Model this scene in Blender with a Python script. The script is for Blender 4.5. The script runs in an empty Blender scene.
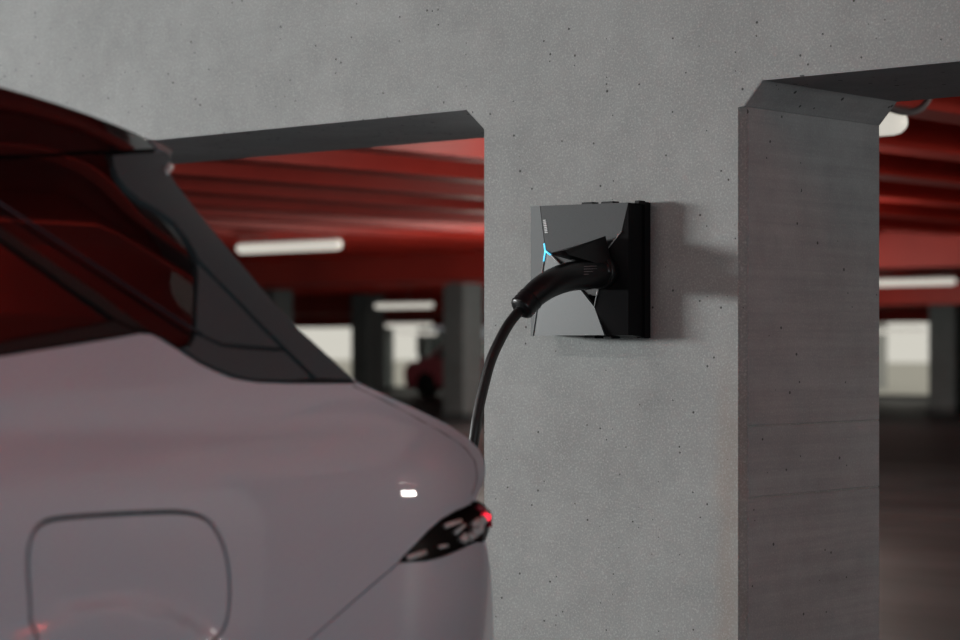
import bpy, bmesh, math, random
import numpy as np
from mathutils import Vector, Matrix
from mathutils.geometry import delaunay_2d_cdt
random.seed(7)
S = bpy.context.scene
C = S.collection

# ------------------------------------------------------------------ camera
CAM = Vector((4.0, -5.0, 1.2))
FPX, CX, HY = 2200.0, 480.0, 348.0
YAW = math.radians(41.8)
FW = Vector((-math.sin(YAW), math.cos(YAW), 0))
RT = Vector((math.cos(YAW), math.sin(YAW), 0))
cd = bpy.data.cameras.new('camera')
cam = bpy.data.objects.new('camera', cd)
C.objects.link(cam)
cam.location = CAM
cam.rotation_euler = (math.radians(90), 0, YAW)
cd.sensor_width = 36.0
cd.lens = FPX * 36 / 960
cd.shift_y = (HY - 320) / 960
cd.clip_end = 400
cd.dof.use_dof = True
cd.dof.focus_distance = 6.2
cd.dof.aperture_fstop = 2.5
S.camera = cam

# ------------------------------------------------------------------ world
w = bpy.data.worlds.new('sky')
S.world = w
w.use_nodes = True
w.node_tree.nodes['Background'].inputs[0].default_value = (0.63, 0.61, 0.54, 1)
w.node_tree.nodes['Background'].inputs[1].default_value = 1.0
S.view_settings.view_transform = 'Standard'
S.view_settings.look = 'None'
S.view_settings.exposure = 0
S.view_settings.gamma = 1
S.view_settings.use_curve_mapping = False

# ------------------------------------------------------------------ lights
def area(name, loc, target, sx, sy, power, col):
    l = bpy.data.lights.new(name, 'AREA')
    l.shape = 'RECTANGLE'; l.size = sx; l.size_y = sy; l.energy = power; l.color = col
    o = bpy.data.objects.new(name, l); C.objects.link(o)
    o.location = loc
    o.rotation_euler = (Vector(target) - Vector(loc)).to_track_quat('-Z', 'Y').to_euler()
    return o
def bulb(name, loc, power, col=(1, .93, .84), r=.12):
    l = bpy.data.lights.new(name, 'POINT'); l.energy = power; l.color = col; l.shadow_soft_size = r
    o = bpy.data.objects.new(name, l); C.objects.link(o); o.location = loc
    return o
# daylight through the wide entrance in the left wall
area('entrance_daylight', (-12.3, -7.0, 2.3), (0, -5.0, 2.0), 4.6, 1.1, 1700, (.96, 1, .99))
# added cool fill from the opening in the right wall
area('right_fill', (13.3, -7.5, 1.7), (0, -7.5, 1.7), 9.0, 2.2, 225, (.78, .93, 1))

# ------------------------------------------------------------------ photo geometry helpers
def ray(px, py):
    return FW + RT * ((px - CX) / FPX) + Vector((0, 0, (HY - py) / FPX))
def at_y(px, py, y):
    d = ray(px, py); return CAM + d * ((y - CAM.y) / d.y)
def at_x(px, py, x):
    d = ray(px, py); return CAM + d * ((x - CAM.x) / d.x)
def at_d(px, py, z):
    return CAM + ray(px, py) * z

# ------------------------------------------------------------------ materials
def mat(name, col=(.5, .5, .5), rough=.5, metal=0, spec=.5, coat=0, emis=None, estr=0, ior=None):
    m = bpy.data.materials.new(name); m.use_nodes = True
    b = m.node_tree.nodes['Principled BSDF']
    b.inputs['Base Color'].default_value = (*col, 1)
    b.inputs['Roughness'].default_value = rough
    b.inputs['Metallic'].default_value = metal
    b.inputs['Specular IOR Level'].default_value = spec
    b.inputs['Coat Weight'].default_value = coat
    b.inputs['Coat Roughness'].default_value = .03
    if ior: b.inputs['IOR'].default_value = ior
    if emis:
        b.inputs['Emission Color'].default_value = (*emis, 1)
        b.inputs['Emission Strength'].default_value = estr
    return m
class NT:
    def __init__(s, m): s.t = m.node_tree; s.b = s.t.nodes['Principled BSDF']
    def n(s, typ, **kw):
        x = s.t.nodes.new(typ)
        for k, v in kw.items():
            if k in x.inputs: x.inputs[k].default_value = v
            else: setattr(x, k, v)
        return x
    def l(s, a, b): s.t.links.new(a, b)
    def coords(s, sc=(1, 1, 1)):
        tc = s.n('ShaderNodeTexCoord'); mp = s.n('ShaderNodeMapping'); mp.inputs['Scale'].default_value = sc
        s.l(tc.outputs['Object'], mp.inputs['Vector']); return mp.outputs[0]
    def noise(s, vec, scale, detail=4, rough=.55):
        x = s.n('ShaderNodeTexNoise'); x.inputs['Scale'].default_value = scale
        x.inputs['Detail'].default_value = detail; x.inputs['Roughness'].default_value = rough
        s.l(vec, x.inputs['Vector']); return x.outputs[0]
    def ramp(s, fac, stops):
        r = s.n('ShaderNodeValToRGB'); e = r.color_ramp.elements
        while len(e) < len(stops): e.new(.5)
        for i, (p, c) in enumerate(stops):
            e[i].position = p; e[i].color = (*c, 1) if len(c) == 3 else c
        s.l(fac, r.inputs[0]); return r.outputs[0]
    def mix(s, a, b, fac, mode='MIX'):
        x = s.n('ShaderNodeMix', data_type='RGBA', blend_type=mode)
        for v, k in ((fac, 0), (a, 6), (b, 7)):
            if isinstance(v, (int, float)): x.inputs[k].default_value = v
            elif isinstance(v, tuple): x.inputs[k].default_value = (*v, 1)
            else: s.l(v, x.inputs[k])
        return x.outputs[2]
    def math(s, op, a, b=0):
        x = s.n('ShaderNodeMath', operation=op)
        for v, k in ((a, 0), (b, 1)):
            if isinstance(v, (int, float)): x.inputs[k].default_value = v
            else: s.l(v, x.inputs[k])
        return x.outputs[0]
    def bump(s, h, strength, dist):
        x = s.n('ShaderNodeBump'); x.inputs['Strength'].default_value = strength
        x.inputs['Distance'].default_value = dist; s.l(h, x.inputs['Height']); s.l(x.outputs[0], s.b.inputs['Normal'])
def concrete(name, c, boards=False, rust=False, pits=42, speckle=.42, pr=.5):
    m = mat(name, c, .85, spec=.3); t = NT(m)
    v = t.coords()
    big = t.noise(v, 1.6, 5, .6); mid = t.noise(v, 9, 5, .65); fine = t.noise(v, 170, 2, .5)
    lo = tuple(k * .74 for k in c); hi = tuple(min(1, k * 1.18) for k in c)
    base = t.ramp(big, [(.25, tuple(k * .84 for k in c)), (.75, tuple(k * 1.12 for k in c))])
    base = t.mix(base, t.ramp(mid, [(.3, (.92,) * 3), (.7, (1.06,) * 3)]), 1.0, 'MULTIPLY')
    base = t.mix(base, t.ramp(fine, [(.3, (1 - .26 * speckle,) * 3), (.56, (1,) * 3), (.76, (1 + .9 * speckle,) * 3)]), 1.0, 'MULTIPLY')
    if boards:
        bv = t.coords((.8, .8, 30)); bn = t.noise(bv, 1.0, 6, .7)
        base = t.mix(base, t.ramp(bn, [(.3, (.88,) * 3), (.7, (1.13,) * 3)]), .8, 'MULTIPLY')
    # small air holes left by the formwork
    vo = t.n('ShaderNodeTexVoronoi'); vo.inputs['Scale'].default_value = pits
    t.l(v, vo.inputs['Vector'])
    sel = t.n('ShaderNodeSeparateColor'); t.l(vo.outputs['Color'], sel.inputs[0])
    r = t.math('MULTIPLY', t.math('SUBTRACT', sel.outputs[0], .66), pr)
    warp = t.math('MULTIPLY', t.math('SUBTRACT', mid, .5), .10)
    pit = t.math('LESS_THAN', t.math('ADD', vo.outputs['Distance'], warp), r)
    v2 = t.n('ShaderNodeTexVoronoi'); v2.inputs['Scale'].default_value = 150; t.l(v, v2.inputs['Vector'])
    s2 = t.n('ShaderNodeSeparateColor'); t.l(v2.outputs['Color'], s2.inputs[0])
    grain = t.math('LESS_THAN', v2.outputs['Distance'], t.math('MULTIPLY', t.math('SUBTRACT', s2.outputs[1], .45), .75))
    base = t.mix(base, tuple(min(1, k * 1.9) for k in c), t.math('MULTIPLY', grain, .5 * speckle))
    base = t.mix(base, (c[0] * .16,) * 3, t.math('MULTIPLY', pit, .9))
    if rust:
        sp = t.n('ShaderNodeSeparateXYZ'); t.l(v, sp.inputs[0])
        d = t.math('ABSOLUTE', t.math('SUBTRACT', t.math('ADD', sp.outputs[0], t.math('MULTIPLY', mid, .10)), .50))
        fx = t.n('ShaderNodeMapRange', interpolation_type='SMOOTHSTEP'); fx.inputs[1].default_value = .07; fx.inputs[2].default_value = 0
        t.l(d, fx.inputs[0])
        fz = t.n('ShaderNodeMapRange', interpolation_type='SMOOTHSTEP'); fz.inputs[1].default_value = 1.35; fz.inputs[2].default_value = .85
        t.l(sp.outputs[2], fz.inputs[0])
        f = t.math('MULTIPLY', t.math('MULTIPLY', fx.outputs[0], fz.outputs[0]), .26)
        base = t.mix(base, (c[0] * .95, c[0] * .62, c[0] * .42), f)
    t.l(base, t.b.inputs['Base Color'])
    h = t.math('SUBTRACT', t.math('ADD', t.math('MULTIPLY', fine, .35), mid), t.math('MULTIPLY', pit, 2.2))
    t.bump(h, .5, .003)
    return m
M = {}
M['concrete'] = concrete('wall_concrete', (.36, .37, .365), rust=True)
M['board'] = concrete('board_marked_concrete', (.36, .36, .37), boards=True, pits=36, pr=.8, speckle=.2)
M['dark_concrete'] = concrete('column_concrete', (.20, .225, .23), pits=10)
def red():
    m = mat('red_ceiling_paint', (.42, .022, .012), .5, spec=.3); t = NT(m); v = t.coords()
    n = t.noise(v, 1.2, 4)
    t.l(t.ramp(n, [(.3, (.33, .018, .011)), (.7, (.44, .030, .018))]), t.b.inputs['Base Color'])
    t.bump(t.noise(v, 30, 3), .15, .004); return m
M['red'] = red()
def asphalt():
    m = mat('coated_floor', (.05, .05, .052), .35, spec=.35); t = NT(m); v = t.coords()
    n = t.noise(v, .8, 6, .65); s = t.noise(t.coords((.25, 1.6, 1)), 1.0, 5, .6)
    b = t.ramp(n, [(.3, (.040, .046, .050)), (.7, (.070, .078, .082))])
    t.l(t.mix(b, t.ramp(s, [(.35, (.75,) * 3), (.65, (1.35,) * 3)]), 1.0, 'MULTIPLY'), t.b.inputs['Base Color'])
    t.l(t.ramp(n, [(.3, (.45,) * 3), (.7, (.6,) * 3)]), t.b.inputs['Roughness'])
    t.bump(t.noise(v, 60, 3), .15, .003); return m
M['floor'] = asphalt()
def paint():
    m = mat('pearl_white_paint', (.60, .57, .62), .45, spec=.5, coat=1.0); t = NT(m); v = t.coords(); t.b.inputs['Coat IOR'].default_value = 1.75
    fl = t.noise(v, 900, 1)
    t.l(t.ramp(fl, [(.3, (.56, .60, .69)), (.7, (.64, .68, .77))]), t.b.inputs['Base Color']); return m
M['paint'] = paint()
M['gloss'] = mat('gloss_black', (.006, .006, .007), .06, ior=2.6)
M['glass'] = mat('tinted_glass', (.004, .003, .004), .02, ior=2.7)
def plastic(name, c, rough):
    m = mat(name, c, rough, spec=.4); t = NT(m); v = t.coords()
    n = t.noise(v, 400, 2)
    t.l(t.ramp(n, [(.3, tuple(k * .88 for k in c)), (.7, tuple(k * 1.12 for k in c))]), t.b.inputs['Base Color'])
    t.bump(n, .12, .0006); return m
M['plastic'] = plastic('grained_grey_plastic', (.064, .088, .098), .48)
M['seal'] = plastic('black_rubber_seal', (.010, .010, .011), .5)
M['trim'] = mat('satin_dark_trim', (.05, .045, .06), .25, metal=.6)
M['under'] = mat('dark_cavity', (.008, .008, .008), .8)
M['tyre'] = plastic('tyre_rubber', (.018, .018, .018), .8)
M['rim'] = mat('wheel_alloy', (.25, .25, .26), .3, metal=.9)
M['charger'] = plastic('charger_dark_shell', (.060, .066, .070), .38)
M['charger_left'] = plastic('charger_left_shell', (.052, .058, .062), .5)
M['charger_side'] = plastic('charger_shaded_shell', (.005, .005, .006), .42)  # shade of the right fascia, turned from the light, put into the colour
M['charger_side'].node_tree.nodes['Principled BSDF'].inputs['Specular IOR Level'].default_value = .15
M['rubber'] = plastic('connector_black', (.009, .009, .010), .33)
M['cable'] = plastic('cable_black', (.010, .010, .011), .45)
M['edge'] = mat('light_guide_clear', (.55, .56, .56), .25)
M['cyan'] = mat('cyan_led', (.2, .7, .9), .3, emis=(.10, .62, .95), estr=1.3)
M['mark'] = mat('white_print', (.8, .8, .8), .5)
M['lamp'] = mat('lamp_diffuser', (.6, .58, .53), .4, emis=(.60, .575, .51), estr=.95)
M['lampbase'] = mat('lamp_housing', (.28, .28, .28), .5)
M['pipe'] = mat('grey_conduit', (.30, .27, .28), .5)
M['lens'] = mat('smoked_lens', (.004, .001, .001), .05, ior=1.6)
M['glint'] = mat('pale_glint', (.62, .60, .60), .3)  # bright glints as plain pale colour
M['ledred'] = mat('red_tail_led', (.8, .02, .04), .3, emis=(1, .03, .06), estr=1.5)
M['redlens'] = mat('red_lens', (.35, .03, .05), .15)
M['worn'] = mat('worn_line_paint', (.10, .095, .09), .5)
M['pale'] = mat('pale_render', (.42, .43, .43), .8)
M['bluegrey'] = mat('blue_grey_panel', (.33, .36, .44), .6)
M['redcar'] = mat('red_car_paint', (.62, .08, .12), .3, coat=.5)
M['ground'] = mat('pale_paving', (.45, .44, .40), .8)

# ------------------------------------------------------------------ object helpers
def link(name, me, m, parent=None, smooth=False, **props):
    o = bpy.data.objects.new(name, me); C.objects.link(o)
    if m is not None: me.materials.append(m)
    if parent is not None: o.parent = parent
    if smooth:
        for p in me.polygons: p.use_smooth = True
    for k, v in props.items(): o[k] = v
    return o
def build(name, verts, faces, m, parent=None, smooth=False, **props):
    me = bpy.data.meshes.new(name); me.from_pydata([tuple(v) for v in verts], [], faces); me.update()
    return link(name, me, m, parent, smooth, **props)
def frombm(name, bm, m, parent=None, smooth=False, **props):
    bmesh.ops.recalc_face_normals(bm, faces=bm.faces)
    me = bpy.data.meshes.new(name); bm.to_mesh(me); bm.free()
    return link(name, me, m, parent, smooth, **props)
def empty(name, loc, label, cat, group=None):
    o = bpy.data.objects.new(name, None); C.objects.link(o); o.location = loc
    o.empty_display_size = .1
    o['label'] = label; o['category'] = cat
    if group: o['group'] = group
    return o
def addbox(bm, x0, x1, y0, y1, z0, z1):
    r = bmesh.ops.create_cube(bm, size=1)
    for v in r['verts']:
        v.co = Vector((x0 + (v.co.x + .5) * (x1 - x0), y0 + (v.co.y + .5) * (y1 - y0), z0 + (v.co.z + .5) * (z1 - z0)))
    return r['verts']
def box(name, x0, x1, y0, y1, z0, z1, m, parent=None, bevel=0, **props):
    bm = bmesh.new(); addbox(bm, x0, x1, y0, y1, z0, z1)
    if bevel: bmesh.ops.bevel(bm, geom=list(bm.edges), offset=bevel, segments=2, affect='EDGES')
    return frombm(name, bm, m, parent, **props)
def addtube(bm, pts, rad, seg=16, up=None, squash=1.0, caps=True):
    pts = [Vector(p) for p in pts]
    rad = rad if isinstance(rad, (list, tuple)) else [rad] * len(pts)
    rings = []; ref = Vector(up) if up else None
    for i, p in enumerate(pts):
        t = (pts[min(i + 1, len(pts) - 1)] - pts[max(i - 1, 0)]).normalized()
        if ref is None: ref = Vector((0, 0, 1)) if abs(t.z) < .9 else Vector((1, 0, 0))
        a = (ref - t * ref.dot(t)).normalized(); b = t.cross(a); ref = a
        rings.append([bm.verts.new(p + (a * math.cos(k * 2 * math.pi / seg) + b * squash * math.sin(k * 2 * math.pi / seg)) * rad[i]) for k in range(seg)])
    for r0, r1 in zip(rings, rings[1:]):
        for k in range(seg): bm.faces.new((r0[k], r0[(k + 1) % seg], r1[(k + 1) % seg], r1[k]))
    if caps: bm.faces.new(rings[0][::-1]); bm.faces.new(rings[-1])
def tube(name, pts, rad, m, parent=None, seg=16, squash=1.0, **props):
    bm = bmesh.new(); addtube(bm, pts, rad, seg, squash=squash); return frombm(name, bm, m, parent, True, **props)
def spline(ps, n=8):
    ps = [Vector(p) for p in ps]; out = []
    for i in range(len(ps) - 1):
        p0 = ps[max(i - 1, 0)]; p1 = ps[i]; p2 = ps[i + 1]; p3 = ps[min(i + 2, len(ps) - 1)]
        for k in range(n):
            t = k / n
            out.append(.5 * ((2 * p1) + (p2 - p0) * t + (2 * p0 - 5 * p1 + 4 * p2 - p3) * t * t + (3 * p1 - p0 - 3 * p2 + p3) * t ** 3))
    out.append(ps[-1]); return out

# ================================================================== SETTING
ST = dict(kind='structure')
TY = .70                                        # thickness of the concrete frame
ZS, ZG = 1.933, 1.866                           # soffit height, foot of the corner haunches
PL, PR = -.453, .502                            # pier between the two openings
def prism(name, poly, y0, y1, m, parent=None, bevel=0, bevel_if=None, **props):
    """polygon in the x-z plane, given depth from y0 to y1"""
    bm = bmesh.new()
    a = [bm.verts.new((x, y0, z)) for x, z in poly]; b = [bm.verts.new((x, y1, z)) for x, z in poly]
    bm.faces.new(a); bm.faces.new(b[::-1])
    n = len(poly)
    for i in range(n): bm.faces.new((a[i], a[(i + 1) % n], b[(i + 1) % n], b[i]))
    if bevel:
        es = [e for e in bm.edges if bevel_if(e)]
        bmesh.ops.bevel(bm, geom=es, offset=bevel, segments=1, affect='EDGES')
    return frombm(name, bm, m, parent, **props)
NPL, NPR = -4.6, 4.2                            # neighbouring piers
def opening_profile():
    p = [(-12, 0), (NPL, 0), (NPL, ZG), (NPL + .075, ZS), (-.529, ZS), (PL, ZG), (PL, 0), (PR, 0), (PR, ZG), (.566, ZS + .003),
         (NPR - .07, ZS + .003), (NPR, ZG), (NPR, 0), (13, 0), (13, 3.5), (-12, 3.5)]
    return p
pf = opening_profile(); kk = pf.index((PR, ZG)); pf.insert(kk, (PR, ZG - .002))
pb = [(x - .0175, z) if (x == PR and z < ZG) else (x, z) for x, z in pf]
n = len(pf)
vv = [(x, 0, z) for x, z in pb] + [(x, .0175, z) for x, z in pf] + [(x, TY, z) for x, z in pf]
ff = [tuple(range(n)), tuple(range(3 * n - 1, 2 * n - 1, -1))] + [(q * n + i, q * n + (i + 1) % n, (q + 1) * n + (i + 1) % n, (q + 1) * n + i) for q in (0, 1) for i in range(n)]
bm = bmesh.new(); me = bpy.data.meshes.new('t'); me.from_pydata(vv, [], ff); bm.from_mesh(me)
bmesh.ops.triangulate(bm, faces=[f for f in bm.faces if len(f.verts) > 4])
wf = frombm('wall_front', bm, M['concrete'], **ST)
# lifts of board-marked concrete on the right-hand reveal, the joints between them recessed
za, zb = at_x(812, 423, PR).z, at_x(812, 492, PR).z
for z0, z1 in ((0.0, zb - .0028), (zb + .0008, za - .0026), (za + .0008, ZG)):
    b = bmesh.new(); addbox(b, PR - .01, PR + .004, .0185, TY, z0, z1)
    es = [e for e in b.edges if all(v.co.x > PR for v in e.verts)]
    bmesh.ops.bevel(b, geom=es, offset=.002, segments=1, affect='EDGES')
    frombm('cast_panel', b, M['board'], wf)
# haunch and soffit linings share the board marks
prism('cast_panel', [(PR, ZG - .001), (PR + .004, ZG), (.566 + .002, ZS + .001), (.566, ZS + .003), (PR - .01, ZG)], .001, TY, M['board'], wf)
box('cast_panel', .568, NPR - .07, .001, TY, ZS - .001, ZS + .01, M['board'], wf)
box('cast_panel', NPL + .077, -.531, .001, TY, ZS - .003, ZS + .01, M['board'], wf)

FY = 40.0                                       # far facade
floor = box('floor', -60, 14, -17, FY + .4, -.2, 0, M['floor'], **ST)
# walls round the near bay
box('wall_right', 13, 13.3, -17, -12.2, 0, 3.5, M['concrete'], **ST)
box('wall_right', 13, 13.3, -2.9, 0, 0, 3.5, M['concrete'], **ST)
box('wall_right', 13, 13.3, -12.2, -2.9, 2.9, 3.5, M['concrete'], **ST)
box('wall_back', -12, 13, -17.3, -17, 0, 3.5, M['concrete'], **ST)
box('wall_left', -12.2, -12, -17, -10.2, 0, 3.5, M['concrete'], **ST)
box('wall_left', -12.2, -12, -3.8, 0, 0, 3.5, M['concrete'], **ST)
box('wall_left', -12.2, -12, -10.2, -3.8, 2.9, 3.5, M['concrete'], **ST)
# near ceiling, red ribbed slab
cn = box('ceiling', -12.2, 13.3, -17.3, 0, 3.42, 3.6, M['red'], **ST)
def rib_mesh(w0, w1, z0, z1, y0, y1):
    bm = bmesh.new()
    a = [bm.verts.new((x, y0, z)) for x, z in ((-w1, z1), (-w0, z0), (w0, z0), (w1, z1))]
    b = [bm.verts.new((v.co.x, y1, v.co.z)) for v in a]
    bm.faces.new(a); bm.faces.new(b[::-1])
    for i in range(4): bm.faces.new((a[i], a[(i + 1) % 4], b[(i + 1) % 4], b[i]))
    bmesh.ops.recalc_face_normals(bm, faces=bm.faces)
    me = bpy.data.meshes.new('ceiling_rib'); bm.to_mesh(me); bm.free(); me.materials.append(M['red']); return me
rm = rib_mesh(.11, .17, 3.08, 3.43, -17, -.01)
x = -11.6
while x < 13:
    o = bpy.data.objects.new('ceiling_rib', rm); C.objects.link(o); o.location = (x, 0, 0); o.parent = cn; x += 1.05
# far hall
cf = box('ceiling', -60, 14, TY, FY + .4, 2.52, 2.7, M['red'], **ST)
rm2 = rib_mesh(.12, .19, 2.26, 2.53, TY + .02, 13.4)
rm3 = rib_mesh(.12, .19, 2.26, 2.53, 13.95, 27.0)
x = -40.0
while x < 13:
    for r_ in (rm2, rm3):
        o = bpy.data.objects.new('ceiling_rib', r_); C.objects.link(o); o.location = (x, 0, 0); o.parent = cf
    x += 1.05
rm4 = rib_mesh(.14, .2, 2.1, 2.53, 27.6, FY)
x = -58.0
while x < 6:
    o = bpy.data.objects.new('ceiling_rib', rm4); C.objects.link(o); o.location = (x, 0, 0); o.parent = cf; x += 2.1
box('trim_1', -60, 14, 13.4, 13.95, 1.97, 2.6, M['red'], bevel=.02, **ST)
box('trim_2', -60, 14, 27.0, 27.6, 1.92, 2.6, M['red'], bevel=.02, **ST)
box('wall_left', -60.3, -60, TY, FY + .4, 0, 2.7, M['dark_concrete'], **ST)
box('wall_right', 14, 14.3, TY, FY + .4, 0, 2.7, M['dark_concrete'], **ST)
# far facade with openings to the outside
def fx(px): return at_y(px, HY, FY).x
spans = [(230, 352), (384, 447), (468, 520), (700, 760), (850, 929), (975, 1040)]
fo = [(fx(a), fx(b)) for a, b in spans]
bm = bmesh.new(); prev = -60
for a, b in fo:
    addbox(bm, prev, a, FY, FY + .4, 0, 2.6); prev = b
addbox(bm, prev, 14, FY, FY + .4, 0, 2.6)
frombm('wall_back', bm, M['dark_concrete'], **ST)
for i, (a, b) in enumerate(fo):
    box('trim_%d' % (i + 3), a, b, FY + .02, FY + .38, 1.80, 2.6, M['red'], **ST)
    box('window_sill', a, b, FY + .02, FY + .38, 0, .10, M['dark_concrete'], **ST)
# mullion splitting the second opening
xm = fx(419)
box('trim_10', xm - .12, xm + .12, FY + .1, FY + .3, .1, 1.80, M['dark_concrete'], **ST)
box('ground', -160, 90, FY + .4, 160, -.25, -.05, M['ground'], **ST)

# ================================================================== columns, lamps, conduit in the hall
def column(px, depth, label, w=.5):
    p = at_d(px, HY, depth)
    e = empty('concrete_column', (p.x, p.y, 0), label, 'column', 'columns in the hall behind the openings')
    bm = bmesh.new(); addbox(bm, -w / 2, w / 2, -w / 2, w / 2, 0, 2.52)
    bmesh.ops.bevel(bm, geom=[q for q in bm.edges if abs(q.verts[0].co.z - q.verts[1].co.z) > 1], offset=.03, segments=1, affect='EDGES')
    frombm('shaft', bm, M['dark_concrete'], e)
    box('plinth', -w / 2 - .03, w / 2 + .03, -w / 2 - .03, w / 2 + .03, 0, .12, M['floor'], e, bevel=.01)
    return e
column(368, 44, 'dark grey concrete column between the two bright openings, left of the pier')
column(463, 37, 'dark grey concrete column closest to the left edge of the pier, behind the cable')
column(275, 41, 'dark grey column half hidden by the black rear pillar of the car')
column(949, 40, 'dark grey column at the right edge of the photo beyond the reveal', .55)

def lamp(px_right, py, depth, label, length=1.43, drop=None):
    p = at_d(px_right, py, depth)
    e = empty('strip_lamp', (p.x - length / 2, p.y, p.z), label, 'lamp', 'strip lamps in the hall behind the openings')
    L = length / 2
    pts = [(-L + (0, .012, .035, .06)[i], 0, 0) for i in range(4)] + [(L - (.06, .035, .012, 0)[i], 0, 0) for i in range(4)]
    r = [.012, .035, .05, .055, .055, .05, .035, .012]
    tube('diffuser', pts, r, M['lamp'], e, 16)
    bm = bmesh.new(); addbox(bm, -L + .03, L - .03, -.04, .04, .03, .05)
    bmesh.ops.bevel(bm, geom=list(bm.edges), offset=.008, segments=1, affect='EDGES')
    frombm('housing', bm, M['lampbase'], e)
    far = p.y > 27.3
    step, off_, zb_ = (2.1, -58.0, 2.1) if far else (1.05, -40.0, 2.26)
    if far: e.location.x = min((off_ + step * k for k in range(60)), key=lambda q: abs(q - e.location.x)) - L * .35 * (1 if e.location.x % 2.1 < 1 else -1) * 0 + 0
    if far: e.location.x += max(-L * .85, min(L * .85, (p.x - length / 2) - e.location.x))
    xs_ = [off_ + step * k for k in range(80) if abs(off_ + step * k - e.location.x) < L * .9]
    for xr_ in xs_[:2]:
        dx = xr_ - e.location.x
        tube('suspension_rod', [(dx, 0, .048), (dx, 0, zb_ - .002 - p.z)], .006, M['lampbase'], e, 6)
    return e
lamp(341, 244, 20.5, 'long bright strip lamp beside the black rear pillar of the car, largest on the left')
lamp(433, 305, 39, 'strip lamp in the left opening above the bright far openings, second largest there')
lamp(432, 325, 49, 'strip lamp just above the bright opening between the columns')
lamp(446, 333, 58, 'small strip lamp beside the column nearest the pier, lowest on the left')
lamp(906, 121, 9.2, 'end of a strip lamp just under the corner of the concrete beam on the right')
lamp(956, 281, 31, 'long strip lamp in the right opening, above the shorter one', 2.0)
lamp(926, 331, 49, 'strip lamp on top of the pale opening on the right', 2.0)
# added fills without fixtures, behind the pier and out of frame, for the ribs
for k, (px, dd) in enumerate(((690, 12), (640, 20), (560, 32), (700, 34), (800, 16))):
    q = at_d(px, HY, dd)
    bulb('hall_fill', (q.x, q.y, (1.95, 1.7, 1.5, 1.5, 1.95)[k]), (55, 100, 130, 120, 40)[k])
area('hall_fill', (7.0, 8.0, 1.95), (-3, 8.0, 2.4), 2.4, .3, 95, (1, .93, .84))
area('hall_fill', (2.9, 4.0, 1.93), (-3, 6.0, 2.7), 2.2, .5, 22, (1, .93, .84))
q = at_d(505, HY, 20); bulb('hall_fill', (q.x, q.y, 1.2), 26)
# conduit looping under the ribs on the right
q = [at_d(a, b, 8.6) for a, b in ((860, 99), (878, 103), (895, 110), (910, 112), (921, 108), (929, 98), (936, 84))]
tube('ceiling_conduit', spline(q, 6), .014, M['pipe'], None, 10,
     label='grey conduit looping below the red ribs at the top right', category='conduit')
q = [at_d(a, b, 19) for a, b in ((870, 202), (905, 207), (935, 210), (985, 206))]
tube('ceiling_conduit', spline(q, 6), .035, M['pipe'], None, 10,
     label='faint horizontal conduit across the red ribs in the right opening', category='conduit')
# worn parking lines on the floor
for py in (466, 517):
    p0 = at_d(900, py, 1.2 * FPX / (py - HY))
    o = build('parking_line', [(-14, -.07, 0), (8, -.07, 0), (8, .07, 0), (-14, .07, 0), (-14, -.07, .004), (8, -.07, .004), (8, .07, .004), (-14, .07, .004)],
              [(0, 3, 2, 1), (4, 5, 6, 7), (0, 1, 5, 4), (1, 2, 6, 5), (2, 3, 7, 6), (3, 0, 4, 7)], M['worn'],
              label='faint worn line on the dark floor, %s one in the right opening' % ('farther' if py < 500 else 'nearer'), category='floor marking')
    o.location = (p0.x, p0.y, .0)

# things outside and by the far facade
def small_car(px, depth, label, body):
    p = at_d(px, HY, depth)
    e = empty('parked_car', (p.x, p.y, 0), label, 'car')
    prof = [(-2.0, .25), (-2.05, .65), (-1.9, .85), (-1.1, .95), (-.6, 1.38), (.8, 1.42), (1.5, 1.0), (2.0, .92), (2.05, .5), (2.0, .25)]
    prism('body', prof, -.85, .85, body, e, bevel=.06, bevel_if=lambda q: True)
    prism('side_window', [(-.95, .96), (-.55, 1.31), (.75, 1.35), (1.25, 1.0)], -.87, .87, M['glass'], e)
    for sx in (-1.25, 1.3):
        for sy in (-.78, .78):
            tube('wheel', [(sx, sy - .1, .31), (sx, sy + .1, .31)], .31, M['tyre'], e, 20)
    return e
small_car(488, 53, 'red car mostly hidden behind the column next to the pier', M['redcar'])
def kiosk(px0, px1, y, h, label, m, cat='building', name='far_building', dp=3.0):
    x0, x1 = at_y(px0, HY, y).x, at_y(px1, HY, y).x
    e = empty(name, ((x0 + x1) / 2, y, 0), label, cat); hw = (x1 - x0) / 2
    box('wall', -hw, hw, 0, dp, -.05, h, m, e)
    box('roof', -hw - .1, hw + .1, -.1, dp + .1, h, h + .12, M['lampbase'], e)
    n = max(2, int(hw * 2 / 1.4))
    for k in range(n):
        cx = -hw + (k + .5) * 2 * hw / n
        box('window', cx - .35, cx + .35, -.04, .01, h * .45, h * .8, M['glass'], e, bevel=.01)
    return e
kiosk(418, 446, 47, 2.2, 'blue grey hut outside, seen between column and bright opening', M['bluegrey'], name='site_hut', cat='hut')
kiosk(812, 852, 52, 3.2, 'pale building outside, left part of the right far opening', M['pale'], dp=2.0)

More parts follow.
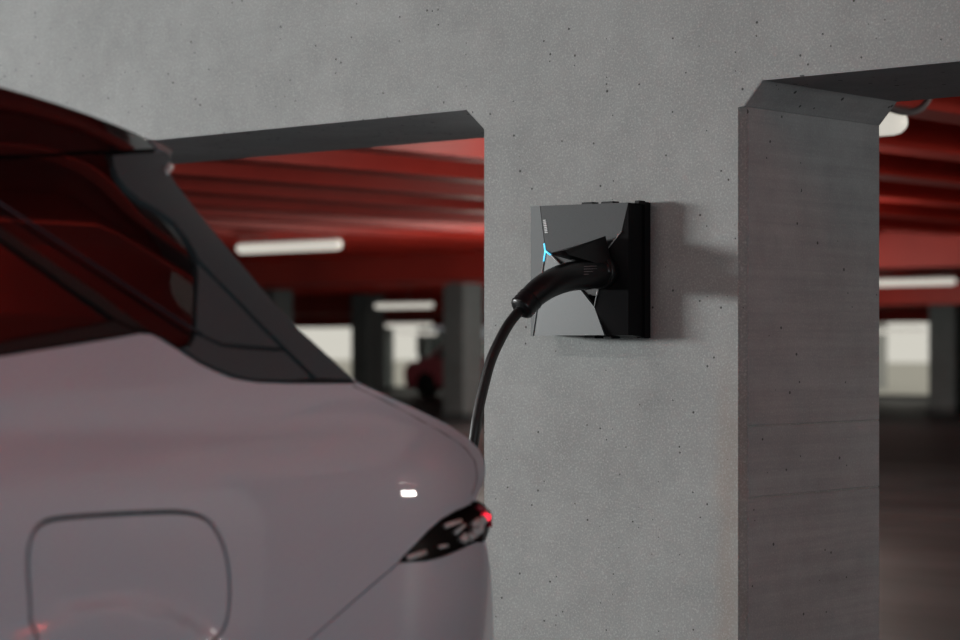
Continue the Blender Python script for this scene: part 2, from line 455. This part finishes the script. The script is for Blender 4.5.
# ================================================================== CHARGER
ch = empty('wall_charger', (0, 0, 1.4), 'black faceted charging box fixed to the concrete pier, with a cyan light', 'charger')
def L(p): return Vector(p) - Vector((0, 0, 1.4))
def cq(px, py, y): return L(at_y(px, py, y))
def tri_plane(*pts):
    a, b, c = [at_y(*p) for p in pts]; return a, (b - a).cross(c - a).normalized()
def on_plane(pl, px, py):
    d = ray(px, py); return L(CAM + d * ((pl[0] - CAM).dot(pl[1]) / d.dot(pl[1])))
pA, pB, pN, pD, pE, pF, pG, pH, pI, pK, pQ, pJ = (530.5, 206), (540, 205.6), (545.5, 251), (533, 336), (530.5, 336.3), (604.5, 335.3), (594.5, 307), (622, 231), (628.5, 202.2), (607, 250), (556.5, 259), (628.5, 335.8)
plL = tri_plane((*pA, -.099), (*pB, -.1005), (*pD, -.098))
plT = tri_plane((*pB, -.101), (*pN, -.103), (*pI, -.084))
plB = tri_plane((*pD, -.098), (*pN, -.104), (*pG, -.112))
plR = tri_plane((*pI, -.091), (*pJ, -.089), (*pG, -.113))
A, B, N, D, E = [on_plane(plL, *p) for p in (pA, pB, pN, pD, pE)]
I, J2 = on_plane(plR, *pI), on_plane(plR, *pJ); xr = at_y(628.5, 270, -.090).x
def facet(name, pts, m, back=.012):
    """a faceted shell piece with real thickness towards the wall"""
    n = len(pts); v = [tuple(p) for p in pts] + [(p[0], p[1] + back, p[2]) for p in pts]
    f = [tuple(range(n)), tuple(range(2 * n - 1, n - 1, -1))] + [(i, i + n, (i + 1) % n + n, (i + 1) % n) for i in range(n)]
    me = bpy.data.meshes.new(name); me.from_pydata(v, [], f); me.update()
    bm = bmesh.new(); bm.from_mesh(me); bmesh.ops.triangulate(bm, faces=[q for q in bm.faces if len(q.verts) > 4])
    return frombm(name, bm, m, ch)
def shrink(pts, e):
    c = sum(pts, Vector()) / len(pts); out = []
    n = len(pts)
    for i in range(n):
        a, b, d = pts[i - 1], pts[i], pts[(i + 1) % n]
        u = (a - b).normalized() + (d - b).normalized()
        if u.length < .2: u = c - b
        u.normalize()
        if u.dot(c - b) < 0 and False: u = -u
        cr = (b - a).cross(d - b).y
        out.append(b + u * e * (1 if cr * SGN > 0 else -1))
    return out
SGN = 1
def area_sign(pts):
    s = 0
    for i in range(len(pts)):
        a, b = pts[i], pts[(i + 1) % len(pts)]; s += a.z * b.x - b.z * a.x
    return 1 if s > 0 else -1
def fac(name, pts, m, e=.0012):
    global SGN
    SGN = area_sign(pts); return facet(name, shrink(pts, e), m)
fac('left_fascia', [A, B, N, D, E], M['charger_left'])
fac('top_fascia', [on_plane(plT, *p) for p in (pB, pI, pH, pK, (603, 262), (580, 276), pQ, pN)], M['charger'])
fac('bottom_fascia', [on_plane(plB, *p) for p in (pN, pQ, pG, pF, pD)], M['charger'])
fac('right_fascia', [on_plane(plR, *p) for p in (pI, pJ, pF, pG, pK, pH)], M['charger_side'])
G_, K_, H_, Q_ = [on_plane(plR, *p) for p in (pG, pK, pH)] + [on_plane(plB, *pQ)]
NB, QB, GB, DB = [on_plane(plB, *p) for p in (pN, pQ, pG, pD)]
# housing behind the fascia, to the wall
xl, xrb = A.x, at_y(650.5, 270, 0).x
zt, zbm = A.z, E.z
zt2, zb2 = L(at_y(650, 202.6, 0)).z, L(at_y(650, 338, 0)).z
hv = [(xl + .004, -.080, zt - .003), (xr - .0015, -.080, I.z - .002), (xr - .0015, -.080, J2.z + .002), (xl + .004, -.080, zbm + .003),
      (xl + .004, 0, zt - .003), (xrb, 0, zt2), (xrb, 0, zb2), (xl + .004, 0, zbm + .003)]
hv.insert(4, None); hv = [v for v in hv if v]
build('housing', hv, [(0, 3, 2, 1), (4, 5, 6, 7), (0, 1, 5, 4), (1, 2, 6, 5), (2, 3, 7, 6), (3, 0, 4, 7)], M['charger_side'], ch)
bm = bmesh.new()
addbox(bm, xr - .02, xrb + .002, -.034, -.001, zb2 - .001, zt2 + .001)
bmesh.ops.bevel(bm, geom=list(bm.edges), offset=.004, segments=2, affect='EDGES')
frombm('back_plate', bm, M['charger_side'], ch)
for px, py, w_ in ((589, 202.3, .02), (609, 201.6, .022), (639, 200.6, .008)):
    p = L(at_y(px, py, -.05)); box('mounting_clip', p.x - w_, p.x + w_, -.06, -.03, p.z - .01, p.z, M['charger_side'], ch, bevel=.001)
for px, py, w_ in ((594, 338.4, .02), (612, 338.6, .014)):
    p = L(at_y(px, py, -.04)); box('mounting_clip', p.x - w_, p.x + w_, -.06, -.02, p.z - .0, p.z + .012, M['charger_side'], ch, bevel=.001)
def strip(name, a, b, m, wdt=.0022, up=.0015):
    a = a + Vector((0, -up, 0)); b = b + Vector((0, -up, 0))
    tube(name, [a, b], wdt, m, ch, 8)
strip('light_guide', NB, DB, M['edge'], .0016)
strip('light_guide', NB.lerp(QB, .45), QB.lerp(GB, .12), M['edge'], .0016)
strip('light_guide', H_, K_, M['edge'], .0015)
strip('light_guide', G_, on_plane(plR, 600, 278), M['edge'], .0013)
strip('status_light', N, on_plane(plL, 544.6, 243.5), M['cyan'], .0026)
strip('status_light', NB, NB.lerp(QB, .5), M['cyan'], .0026)
strip('status_light', NB, NB.lerp(DB, .12), M['cyan'], .0022)
box('socket_block', L(at_y(575, 0, -.1)).x, L(at_y(606, 0, -.1)).x, -.103, -.07, -.05, .07, M['rubber'], ch, bevel=.004)
# small upright marks printed on the top fascia
for k in range(8):
    py = 220.2 + k * 1.75; px = 544.6 + k * .27
    p = on_plane(plT, px, py)
    hgt = (.0046, .0056, .0050, .0058, .0048, .0056, .0050, .0054)[k]
    bm = bmesh.new(); addbox(bm, p.x - hgt, p.x + hgt, p.y - .0012, p.y + .0018, p.z - .0016, p.z + .0010)
    frombm('printed_letter', bm, M['mark'], ch)
# socket recess ring and flap above the plug
SC = at_y(603, 272, -.104)                       # centre of the socket on the fascia
ring = [L(SC) + Vector((0, dy, 0)) for dy in (.01, -.016, -.020, -.020)]
tube('socket_collar', ring, [.050, .050, .047, .040], M['rubber'], ch, 28)
vv = [L(SC) + Vector(v) for v in ((-.046, -.004, .088), (.012, -.004, .102), (.040, -.004, .010), (-.046, -.004, .020),
      (-.030, -.190, .050), (.006, -.178, .056), (.008, -.165, .044), (-.028, -.190, .042))]
o = build('socket_flap', vv, [(0, 3, 2, 1), (4, 5, 6, 7), (0, 1, 5, 4), (1, 2, 6, 5), (2, 3, 7, 6), (3, 0, 4, 7)], M['rubber'], ch)
# charging cable with its plug: one thing, hanging from the charger
cb = empty('charging_cable', tuple(SC + Vector((0, -.02, 0))), 'black charging plug and cable hanging from the wall charger down behind the car', 'cable')
def cl(p): return Vector(p) - cb.location
hp = [SC + Vector((0, -.015, 0)), SC + Vector((0, -.08, .002))]
def on_line(px, py, k, x0=SC.x):
    # the handle leans slightly left as it leaves the socket
    return at_x(px, py, x0 - k)
hp = [hp[0], on_line(589, 274.5, 0), on_line(573, 276, .002), on_line(560, 279.5, .006), on_line(547, 285.5, .012), on_line(536.5, 293, .02), on_line(529, 300.5, .026)]
hpts = spline(hp, 6); nn = len(hpts)
rr = [.043 - .010 * (i / nn) ** 1.6 for i in range(nn)]
tube('plug_handle', [cl(p) for p in hpts], rr, M['rubber'], cb, 28)
tube('plug_nose', [cl(SC + Vector((0, .0, 0))), cl(SC + Vector((0, -.03, 0)))], .043, M['rubber'], cb, 28)
e0, d0 = hpts[-1], (hpts[-1] - hpts[-3]).normalized()
col = []; cr_ = []
for k in range(9):
    col.append(cl(e0 + d0 * (.006 * k - .006))); cr_.append((.037, .034)[k % 2] if k < 8 else .026)
tube('strain_relief', col, cr_, M['rubber'], cb, 24)
bx = cq(591, 269, 0)
lp = [at_x(582, 269, SC.x + .034), at_x(597, 268, SC.x + .034)]
for r_ in range(4):
    a = at_x(584, 266.5 + r_ * 2.6, SC.x + .0395); b = at_x(597, 266.0 + r_ * 2.6, SC.x + .0395)
    tube('printed_line', [cl(a), cl(b)], .0008, M['pipe'], cb, 6)
e1 = e0 + d0 * .04
cabs = [e1, on_line(509, 324, .03), on_line(500, 340, .03), on_line(491, 360, .03), on_line(484, 385, .03), on_line(478, 412, .03), on_line(473.5, 442, .03)]
last = cabs[-1]
cabs += [last + Vector((-.02, -.04, -.30)), last + Vector((-.05, -.05, -.62)), Vector((last.x - .15, last.y - .02, .05)),
         Vector((last.x - .45, last.y + .10, .016)), Vector((-1.05, -.75, .016)), Vector((-1.3, -1.5, .016)), Vector((-1.25, -2.2, .02)),
         Vector((-1.12, -2.42, .45)), Vector((-1.0, -2.45, .83)), Vector((-.92, -2.45, .86))]
tube('cable', [cl(p) for p in spline(cabs, 10)], .0145, M['cable'], cb, 14)

# ================================================================== CAR
XS, XC = 1.0, .07
car = empty('car', (XC, -3.7, 0), 'pearl white car with black roof and rear pillar, reversed towards the concrete pier', 'car')
# side surface: x as a function of length y and height z
qz = np.array([(.15, .13), (.3, .06), (.5, .02), (.7, .001), (.86, .002), (.95, .012), (1.02, .040), (1.058, .062), (1.075, .066), (1.11, .074), (1.18, .104), (1.27, .150), (1.45, .232), (1.55, .288), (1.63, .36), (1.75, .54), (2.2, 1.4)])
def pchip(xs, ys, xq):
    h = np.diff(xs); d = np.diff(ys) / h; m_ = np.zeros(len(xs))
    for i in range(1, len(xs) - 1):
        if d[i - 1] * d[i] > 0:
            w1, w2 = 2 * h[i] + h[i - 1], h[i] + 2 * h[i - 1]; m_[i] = (w1 + w2) / (w1 / d[i - 1] + w2 / d[i])
    m_[0], m_[-1] = d[0], d[-1]
    i = np.clip(np.searchsorted(xs, xq) - 1, 0, len(xs) - 2); t = (xq - xs[i]) / h[i]
    return (2 * t**3 - 3 * t**2 + 1) * ys[i] + (t**3 - 2 * t**2 + t) * h[i] * m_[i] + (-2 * t**3 + 3 * t**2) * ys[i + 1] + (t**3 - t**2) * h[i] * m_[i + 1]
TZ = np.linspace(.15, 2.2, 1200); TQ = pchip(qz[:, 0], qz[:, 1], TZ)
ker = np.hanning(21); ker /= ker.sum(); TQ[10:-10] = np.convolve(TQ, ker, 'valid')
WHY, WHZ = -2.62, .335
def sm(t): t = min(1, max(0, t)); return t * t * (3 - 2 * t)
def SX(y, z):
    q_ = float(np.interp(z, TZ, TQ))
    y0 = -1.93 - .60 * sm((z - 1.05) / .5)
    d = y - y0; p = 0
    if d > 0: p = .60 * d * d if d < .52 else .60 * .52 ** 2 + .624 * (d - .52)
    f = 0
    if y < -4.9: f = .28 * (-4.9 - y) ** 2
    x = XS - q_ - p - f
    for wy in (WHY, -5.25):
        r = math.hypot(y - wy, z - WHZ)
        x += .014 * sm((.437 - r) / .028)
    return x
def NX(y, z):
    e = .006
    return Vector((1, -(SX(y + e, z) - SX(y - e, z)) / (2 * e), -(SX(y, z + e) - SX(y, z - e)) / (2 * e))).normalized()
def hit(px, py):
    d = ray(px, py); a, b = 2.0, 9.0
    def f(s): p = CAM + d * s; return p.x - SX(p.y, p.z)
    s = a
    while s < b and f(s) > 0: s += .03
    lo, hi = s - .03, s
    for _ in range(30):
        m_ = (lo + hi) / 2
        if f(m_) > 0: lo = m_
        else: hi = m_
    p = CAM + d * lo; return (p.y, p.z)
def PX(lst): return [hit(*p) for p in lst]
def resample(poly, step=.03, smooth=False):
    out = []
    n = len(poly)
    for i in range(n):
        a, b = poly[i], poly[(i + 1) % n]; k = max(1, int(math.hypot(b[0] - a[0], b[1] - a[1]) / step))
        for j in range(k): out.append((a[0] + (b[0] - a[0]) * j / k, a[1] + (b[1] - a[1]) * j / k))
    return out
def cr(pts, n=5):  # smooth open curve in 2D
    return [(v.x, v.y) for v in spline([(p[0], p[1], 0) for p in pts], n)]
def inside(P, poly):
    x, y = P[:, 0], P[:, 1]; r = np.zeros(len(P), bool); n = len(poly)
    for i in range(n):
        x0, y0 = poly[i]; x1, y1 = poly[(i + 1) % n]
        if y0 == y1: continue
        c = ((y0 > y) != (y1 > y)) & (x < (x1 - x0) * (y - y0) / (y1 - y0) + x0); r ^= c
    return r
def inset2(poly, e):
    n = len(poly); s = sum(poly[i][0] * poly[(i + 1) % n][1] - poly[(i + 1) % n][0] * poly[i][1] for i in range(n))
    sg = 1 if s > 0 else -1; out = []
    for i in range(n):
        a, b, c = poly[i - 1], poly[i], poly[(i + 1) % n]
        def nr(p, q_):
            dx, dy = q_[0] - p[0], q_[1] - p[1]; l_ = math.hypot(dx, dy) or 1; return (-dy / l_ * sg, dx / l_ * sg)
        n1, n2 = nr(a, b), nr(b, c); mx, my = n1[0] + n2[0], n1[1] + n2[1]; l_ = math.hypot(mx, my) or 1
        k = min(2.0, 2 / l_) / l_ * e if l_ > .3 else e
        out.append((b[0] + mx * k, b[1] + my * k))
    return out
def dedupe(p):
    o = []
    for q_ in p:
        if not o or math.hypot(q_[0] - o[-1][0], q_[1] - o[-1][1]) > .002: o.append(q_)
    while math.hypot(o[0][0] - o[-1][0], o[0][1] - o[-1][1]) <= .002: o.pop()
    return o
MIR = []
def panel(name, outer, m, off=0.0, gap=.0015, holes=(), thick=.014, grid=.022, parent=None, mirror=True, dome=0, **props):
    parent = parent or car
    outer = dedupe(inset2(dedupe(outer), gap)) if gap else dedupe(outer)
    outer = resample(outer, grid); hs = [resample(dedupe(h), grid) for h in holes]
    V = []; Ed = []
    for lp_ in [outer] + hs:
        b0 = len(V); V += lp_; Ed += [(b0 + i, b0 + (i + 1) % len(lp_)) for i in range(len(lp_))]
    O = np.array(outer); x0, y0 = O.min(0); x1, y1 = O.max(0)
    gx, gy = np.meshgrid(np.arange(x0 + grid / 2, x1, grid), np.arange(y0 + grid / 2, y1, grid))
    G_ = np.stack([gx.ravel(), gy.ravel()], 1); keep = inside(G_, outer)
    for h in hs: keep &= ~inside(G_, h)
    G_ = G_[keep]; Bn = np.array(V)
    if len(G_):
        dm = np.array([np.min((Bn[:, 0] - g[0]) ** 2 + (Bn[:, 1] - g[1]) ** 2) for g in G_]); G_ = G_[dm > (grid * .45) ** 2]
    allv = [Vector(v) for v in V] + [Vector(g) for g in G_]
    r = delaunay_2d_cdt(allv, Ed, [], 0, 1e-6)
    vs = np.array([(v.x, v.y) for v in r[0]]); fs = r[2]
    cen = np.array([vs[list(f)].mean(0) for f in fs]); k = inside(cen, outer)
    for h in hs: k &= ~inside(cen, h)
    fs = [f for f, kk in zip(fs, k) if kk]
    verts = []; nor = []
    for y, z in vs:
        n_ = NX(y, z); p = Vector((SX(y, z), y, z)) + n_ * off
        if dome:
            dd = float(np.min(np.hypot(Bn[:, 0] - y, Bn[:, 1] - z))); p += n_ * dome * sm(dd / .02)
        verts.append(p); nor.append(n_)
    faces = []
    for f in fs:
        a, b, c = [verts[i] for i in f[:3]]
        faces.append(tuple(f) if (b - a).cross(c - a).x > 0 else tuple(reversed(f)))
    cnt = {}
    for f in faces:
        for i in range(len(f)):
            e = (f[i], f[(i + 1) % len(f)]); cnt[e] = 1
    for (a, b) in [e for e in cnt if (e[1], e[0]) not in cnt]:
        n_ = len(verts); pa, pb = verts[a], verts[b]
        t_ = (pb - pa); on = t_.cross(nor[a]); on = on.normalized() if on.length > 1e-9 else nor[a]
        verts += [pa.copy(), pb.copy(), pb - nor[b] * thick, pa - nor[a] * thick]; nor += [on] * 4
        faces.append((n_ + 3, n_ + 2, n_ + 1, n_))
    org = Vector(car.location)
    me = bpy.data.meshes.new(name); me.from_pydata([tuple(v - org) for v in verts], [], faces); me.update()
    for p in me.polygons: p.use_smooth = True
    me.normals_split_custom_set_from_vertices([tuple(v) for v in nor])
    me.materials.append(m)
    o = bpy.data.objects.new(name, me); C.objects.link(o); o.parent = parent
    for k_, v_ in props.items(): o[k_] = v_
    if mirror: MIR.append(o)
    return o
def on_side(px, py, off): y, z = hit(px, py); return Vector((SX(y, z), y, z)) + NX(y, z) * off - Vector(car.location)

# ---- curves read off the photograph
roofline = PX([(0, 88), (30, 96.5), (60, 106), (85, 114.5), (110, 124), (135, 134), (152, 142)])
sp_tip = PX([(160, 146), (168, 150), (171, 154)])
cp_edge = PX([(171, 160), (169, 168), (170, 176), (176, 185), (190, 203), (205, 222), (230, 252), (262, 290), (300, 331), (330, 358), (352, 378)])
trunk = PX([(357, 383), (385, 396), (420, 412), (445, 424), (465, 437), (478, 449), (484, 461), (485, 473), (482, 485), (477, 495)])
lamp_r = PX([(475, 501), (482, 504), (488, 509), (491, 518), (489, 530), (485, 541)])
bump_r = PX([(487, 549), (490.5, 570), (492.5, 600), (493.5, 640)])
lowr = [(bump_r[-1][0], .45), (bump_r[-1][0] - .04, .30), (bump_r[-1][0] - .15, .24)]
froof = [(-5.55, .24), (-5.86, .28), (-5.95, .45), (-5.97, .70), (-5.86, .88), (-5.5, 1.0), (-4.98, 1.12), (-4.55, 1.42), (-4.2, 1.60), (-3.8, 1.69), (-3.3, 1.715), (-2.95, 1.70)]
rl = roofline[::-1]
# under-layer closing all gaps
belt = [(-4.98, 1.10), (-4.3, 1.13), (-3.5, 1.155), (-3.05, 1.17)] + PX([(-40, 362), (0, 356), (50, 348), (100, 340), (140, 333)])
pil_bot = PX([(150, 333.5), (160, 338), (172, 345.5), (185, 354), (199, 363), (214, 370.5), (233, 378), (257, 382), (290, 383), (317, 383), (345, 383)])
lamp_top = PX([(470, 505), (456, 511), (442, 519), (428, 531), (415, 545), (403, 557)])
lamp_bot = PX([(406, 561.5), (425, 560.5), (442, 556.5), (458, 550), (470, 544), (478, 541)])
seam = PX([(399, 562), (378, 580), (355, 600), (332, 620), (310, 640)])
arc_end = (-2.315, .575)
def arch(cy, a0, a1, r=.385, n=16):
    return [(cy + r * math.cos(math.radians(a0 + (a1 - a0) * i / n)), WHZ + r * math.sin(math.radians(a0 + (a1 - a0) * i / n))) for i in range(n + 1)]
a_hit = math.degrees(math.atan2(arc_end[1] - WHZ, arc_end[0] - WHY))
flap = PX([(36, 646), (31, 628), (28, 600), (26, 570), (27, 548), (33, 530), (46, 519), (70, 515), (105, 512.5), (145, 510.5), (178, 510), (197, 513),
           (211, 521), (221, 536), (228, 556), (231, 580), (231, 604), (228, 622), (221, 636), (208, 648), (170, 658), (110, 660), (60, 656)])
fl = cr(flap + [flap[0]], 4)[:-1]
side = belt + pil_bot + trunk + lamp_top + seam + arch(WHY, a_hit, 188) + [(-3.05, .26), (-4.85, .26)] + arch(-5.25, -8, 188) + \
    [(-5.68, .25), (-5.86, .28), (-5.95, .45), (-5.97, .70), (-5.86, .88), (-5.5, 1.0), (-5.2, 1.06)]
panel('body_side', side, M['paint'], holes=[fl])
panel('fuel_flap', fl, M['paint'], gap=.0075, off=-.0005)
bump = [arc_end] + seam[::-1] + lamp_bot + [PX([(484, 542)])[0]] + bump_r + lowr + [(-2.2, .24)] + arch(WHY, -14, a_hit)[:-1]
panel('rear_bumper', bump, M['paint'], gap=.0022)
lampo = lamp_bot + lamp_r[::-1] + lamp_top
tl = panel('tail_lamp', lampo, M['lens'], gap=.001, off=.001, grid=.012)
# full black side liner just beneath the outer panels
liner = froof + [r for r in roofline] + sp_tip + cp_edge + trunk + lamp_r + bump_r + lowr + [(-2.2, .26)] + arch(WHY, -10, 190, .40) + [(-3.05, .28), (-4.85, .28)] + arch(-5.25, -8, 188, .40)
panel('side_liner', liner, M['under'], gap=.010, off=-.0135, thick=.002, grid=.04)

# greenhouse
glassA = PX([(-260, 60), (-180, 158), (-80, 158), (0, 157), (50, 155), (85, 152.5), (106, 152), (110, 165), (115, 178), (124, 191), (140, 203), (158, 213), (174, 227), (186, 244), (193, 262),
             (195, 300), (194, 328), (190, 344), (180, 346.5), (147, 329), (100, 294), (50, 260), (0, 226.5), (-80, 172), (-200, 90)])
glassA = PX([(-60, 159), (0, 157), (50, 155), (85, 152.5), (106, 152), (110, 165), (115, 178), (124, 191), (140, 203), (158, 213), (174, 227), (186, 244), (193, 262),
             (195, 300), (194, 328), (190, 344), (180, 346.5), (147, 329), (100, 294), (50, 260), (0, 226.5), (-60, 186)])
panel('rear_side_window', glassA, M['glass'], off=-.004)
bar = PX([(-60, 187), (0, 227.5), (50, 261), (100, 295), (147, 330), (176, 347), (160, 337), (145, 331), (130, 328), (114, 320), (50, 275), (0, 240.5), (-60, 200)])
panel('window_bar', bar, M['seal'], off=.003)
glassB = PX([(-60, 201), (0, 241.5), (50, 276), (113, 320), (60, 330.5), (0, 341.5), (-60, 352)]) + [(-3.3, 1.2), (-3.35, 1.45)]
panel('rear_door_window', glassB, M['glass'], off=-.004)
beltstrip = PX([(-60, 353), (0, 342.5), (60, 331.5), (114, 321), (130, 329), (144, 331.5), (100, 339), (50, 347), (0, 355), (-40, 361)]) + [(-3.05, 1.172), (-3.4, 1.165), (-3.4, 1.19)]
panel('belt_strip', beltstrip, M['seal'], off=.002)
roofpanel = [(-4.98, 1.115), (-4.55, 1.42), (-4.2, 1.60), (-3.8, 1.69), (-3.3, 1.715), (-2.95, 1.70)] + roofline + PX([(153, 142.5), (160, 149), (110, 151.5), (85, 151.5), (50, 154), (0, 156), (-60, 158)]) + [(-3.4, 1.50), (-3.45, 1.19), (-3.55, 1.19), (-3.5, 1.56), (-3.9, 1.57), (-4.25, 1.50), (-4.75, 1.17), (-4.3, 1.14), (-4.98, 1.105)]
panel('roof_side', roofpanel, M['gloss'], off=0)
panel('front_door_window', [(-3.56, 1.19), (-3.51, 1.55), (-3.9, 1.56), (-4.25, 1.49), (-4.72, 1.18), (-4.3, 1.16)], M['glass'], off=-.004)
# thin light line over the glass
ln = [on_side(px, 205 + (px) * (336 - 205) / 200 + 0, .004) for px in range(-60, 201, 20)]
tube('window_moulding', ln, .0032, M['trim'], car, 8)
# black rear pillar in three pieces, a winglet at the top
P1 = PX([(112, 155.5), (130, 153.8), (150, 152.8), (167, 152.5)]) + cp_edge + PX([(354, 380.5), (335, 380), (316, 379), (286, 349.5), (262, 326), (240, 303), (217, 280), (197, 259), (193, 250), (186, 238), (175, 224), (158, 210.5), (140, 200.5), (125, 188), (117, 177), (112.5, 165)])
panel('rear_pillar_cladding', P1, M['plastic'], off=.002)
P2 = PX([(196.5, 262), (217, 282), (240, 305.5), (262, 328.5), (282, 348), (250, 346.5), (222, 343.5), (205, 336), (195.5, 330), (196.5, 300)])
panel('rear_pillar_cladding', P2, M['plastic'], off=.000)
P3 = PX([(190, 346), (195, 333), (206, 339), (222, 346.5), (250, 349.5), (284, 351), (312, 379), (290, 381), (257, 380.5), (235, 376.5), (216, 369), (200, 361), (187, 352), (180, 347.5)])
panel('rear_pillar_cladding', P3, M['plastic'], off=.001)
panel('spoiler_tip_gleam', [*PX([(148, 140.3), (160, 145), (168, 149.5), (172, 155), (168, 156), (160, 151), (154, 146)])], M['pipe'], off=.004, grid=.01)  # spoiler corner, its gleam put in as a paler grey
e_ = on_side(167, 172, .006); tube('spoiler_glint', [e_ + Vector((0, -.012, -.012)), e_ + Vector((0, .004, .012))], .007, M['glint'], car, 10)  # white highlight on the spoiler, drawn as a small pale piece
o = PX([(312, 380), (335, 380.5), (354, 381), (356, 383.5), (330, 383.5), (300, 384)])
panel('pillar_seal', o, M['seal'], off=.004, grid=.01)

tube('tailgate_seam', [on_side(px, py, .0) for px, py in ((353, 386), (385, 401), (418, 419), (445, 434), (466, 449), (475, 462), (477, 478), (472, 494))], .0012, M['trim'], car, 8)
# tail lamp internals just proud of the dark lens, glints painted as pale bars
def bar3(name, a, b, r, m, par=tl):
    p, q_ = on_side(*a, .003), on_side(*b, .003); tube(name, [p + Vector((0, -.0, 0)), p.lerp(q_, .5), q_], [r, r, r], m, par, 10)
for a, b, r in (((444, 526), (459, 521), .0055), ((454, 533), (463, 525), .005), ((472, 525), (477, 520), .007), ((460, 540), (464, 535), .007),
                ((406, 558), (424, 552), .006), ((438, 547), (446, 545.5), .004)):
    bar3('pale_glint', a, b, r, M['glint'])
for a, r in (((463, 540), .009), ((469, 537), .010), ((473, 533), .011), ((477, 530), .011), ((478, 526), .010), ((481, 521), .010)):
    bar3('pale_glint', (a[0] - .6, a[1] + .8), (a[0] + .6, a[1] - 1), r, M['glint'])
bar3('red_light', (484.5, 519), (485, 515), .010, M['ledred'])
bar3('red_lens', (477, 507.5), (487, 512), .006, M['redlens'])
bar3('red_lens', (488.5, 514), (488.5, 527), .005, M['redlens'])

# ---- surfaces that run across the car from one side to the other
def across(name, pts, m, bulge, inn=0.0, nseg=14, thick=True):
    org = Vector(car.location); pts = [p for p in pts]; V = []; n = len(pts)
    for i, (y, z) in enumerate(pts):
        a, b = pts[max(0, i - 1)], pts[min(n - 1, i + 1)]
        t_ = Vector((0, b[0] - a[0], b[1] - a[1])).normalized(); out = Vector((0, -t_.z, t_.y))
        if out.y * (y + 3.7) * .3 + out.z * (z - .9) < 0: out = -out
        x0 = SX(y, z) - inn - XC
        for k in range(nseg + 1):
            u = 1 - 2 * k / nseg; V.append(Vector((x0 * math.copysign(abs(u) ** .85, u), y, z)) + out * bulge * (1 - abs(u) ** 2.2) - Vector((0, org.y, org.z)))
    F = [(i * (nseg + 1) + k, i * (nseg + 1) + k + 1, (i + 1) * (nseg + 1) + k + 1, (i + 1) * (nseg + 1) + k) for i in range(n - 1) for k in range(nseg)]
    o = build(name, V, F, m, car, True); sol = o.modifiers.new('thickness', 'SOLIDIFY'); sol.thickness = .004; sol.offset = 0
    return o
across('roof', froof[7:] + roofline + sp_tip[:2], M['gloss'], .035)
across('spoiler', sp_tip[1:] + cp_edge[:3], M['plastic'], .03, .003)
across('rear_window', cp_edge[2:] , M['glass'], .05, .004)
across('tailgate', cp_edge[-1:] + trunk + lamp_r[:1], M['paint'], .10, .001)
across('light_bar', lamp_r, M['lens'], .10, .002)
across('rear_bumper', lamp_r[-1:] + bump_r + lowr, M['paint'], .12, .002)
across('underbody', [lowr[-1], (-2.2, .22), (-3.7, .2), (-5.2, .22), (-5.55, .24)], M['under'], .0, .15)
across('front_bumper', froof[:5], M['paint'], .12, .002)
across('bonnet', froof[4:7], M['paint'], .05, .002)
across('windscreen', froof[6:8] + [(-4.25, 1.575)], M['glass'], .06, .004)
# wheels
def wheel(x, y):
    e = bpy.data.objects.new('wheel', None); C.objects.link(e); e.parent = car; e.location = (x, y + 3.7, .335)
    s = 1 if x > 0 else -1
    tube('tyre', [(-.11, 0, 0), (-.10, 0, 0), (.10, 0, 0), (.11, 0, 0)], [.30, .335, .335, .30], M['tyre'], e, 40)
    bm = bmesh.new(); addtube(bm, [(s * .108, 0, 0), (s * .114, 0, 0)], .23, 32); frombm('rim', bm, M['rim'], e)
    for k in range(5):
        a = k * 2 * math.pi / 5
        tube('spoke', [(s * .12, .03 * math.cos(a), .03 * math.sin(a)), (s * .118, .21 * math.cos(a), .21 * math.sin(a))], [.028, .020], M['rim'], e, 8)
for yy in (WHY, -5.25):
    for xx in (.80, -.80): wheel(xx, yy)
# the far side of the car is the mirror image
for o in MIR:
    c = o.copy(); C.objects.link(c); c.scale.x = -1; c.parent = car
# charge socket on the far rear quarter of the car, where the cable ends
pe = Vector((-.93, -2.45, .86))
tube('vehicle_plug', [cl(pe + Vector((-.10, 0, 0))), cl(pe + Vector((.03, 0, 0)))], [.024, .034], M['rubber'], cb, 20)

# ================================================================== near-bay lamps, added off frame to light ceiling and wall
def bay_fill_lamp(x, y, up, down, label):
    e = empty('strip_lamp', (x, y, 2.8), label, 'lamp', 'added lamps over the parking bay')
    L_ = .75
    tube('diffuser', [(-L_, 0, 0), (-L_ + .04, 0, 0), (L_ - .04, 0, 0), (L_, 0, 0)], [.02, .055, .055, .02], M['lamp'], e, 14)
    box('housing', -L_ + .03, L_ - .03, -.04, .04, .035, .08, M['lampbase'], e, bevel=.006)
    ribs = [-11.6 + 1.05 * k for k in range(30) if abs(-11.6 + 1.05 * k - x) < L_]
    for q in ribs: tube('suspension_rod', [(q - x, 0, .08), (q - x, 0, .279)], .006, M['lampbase'], e, 6)
    area('bay_fill_up', (x, y, 2.89), (x, y, 4), 1.4, .12, up, (1, .93, .86))  # added upward fill to redden the ceiling reflections
    if down: area('bay_fill_down', (x, y, 2.73), (x, y, 0), 1.4, .12, down, (1, .97, .94))
bay_fill_lamp(-1.0, -2.6, 4, 24, 'added strip lamp overhead between the white car and the charger')
bay_fill_lamp(3.3, -1.7, 42, 0, 'added strip lamp overhead in front of the right opening')
bay_fill_lamp(6.6, -2.6, 10, 8, 'added strip lamp overhead at the far right of the wall')
bay_fill_lamp(4.5, -7.0, 16, 8, 'added strip lamp overhead behind the camera')
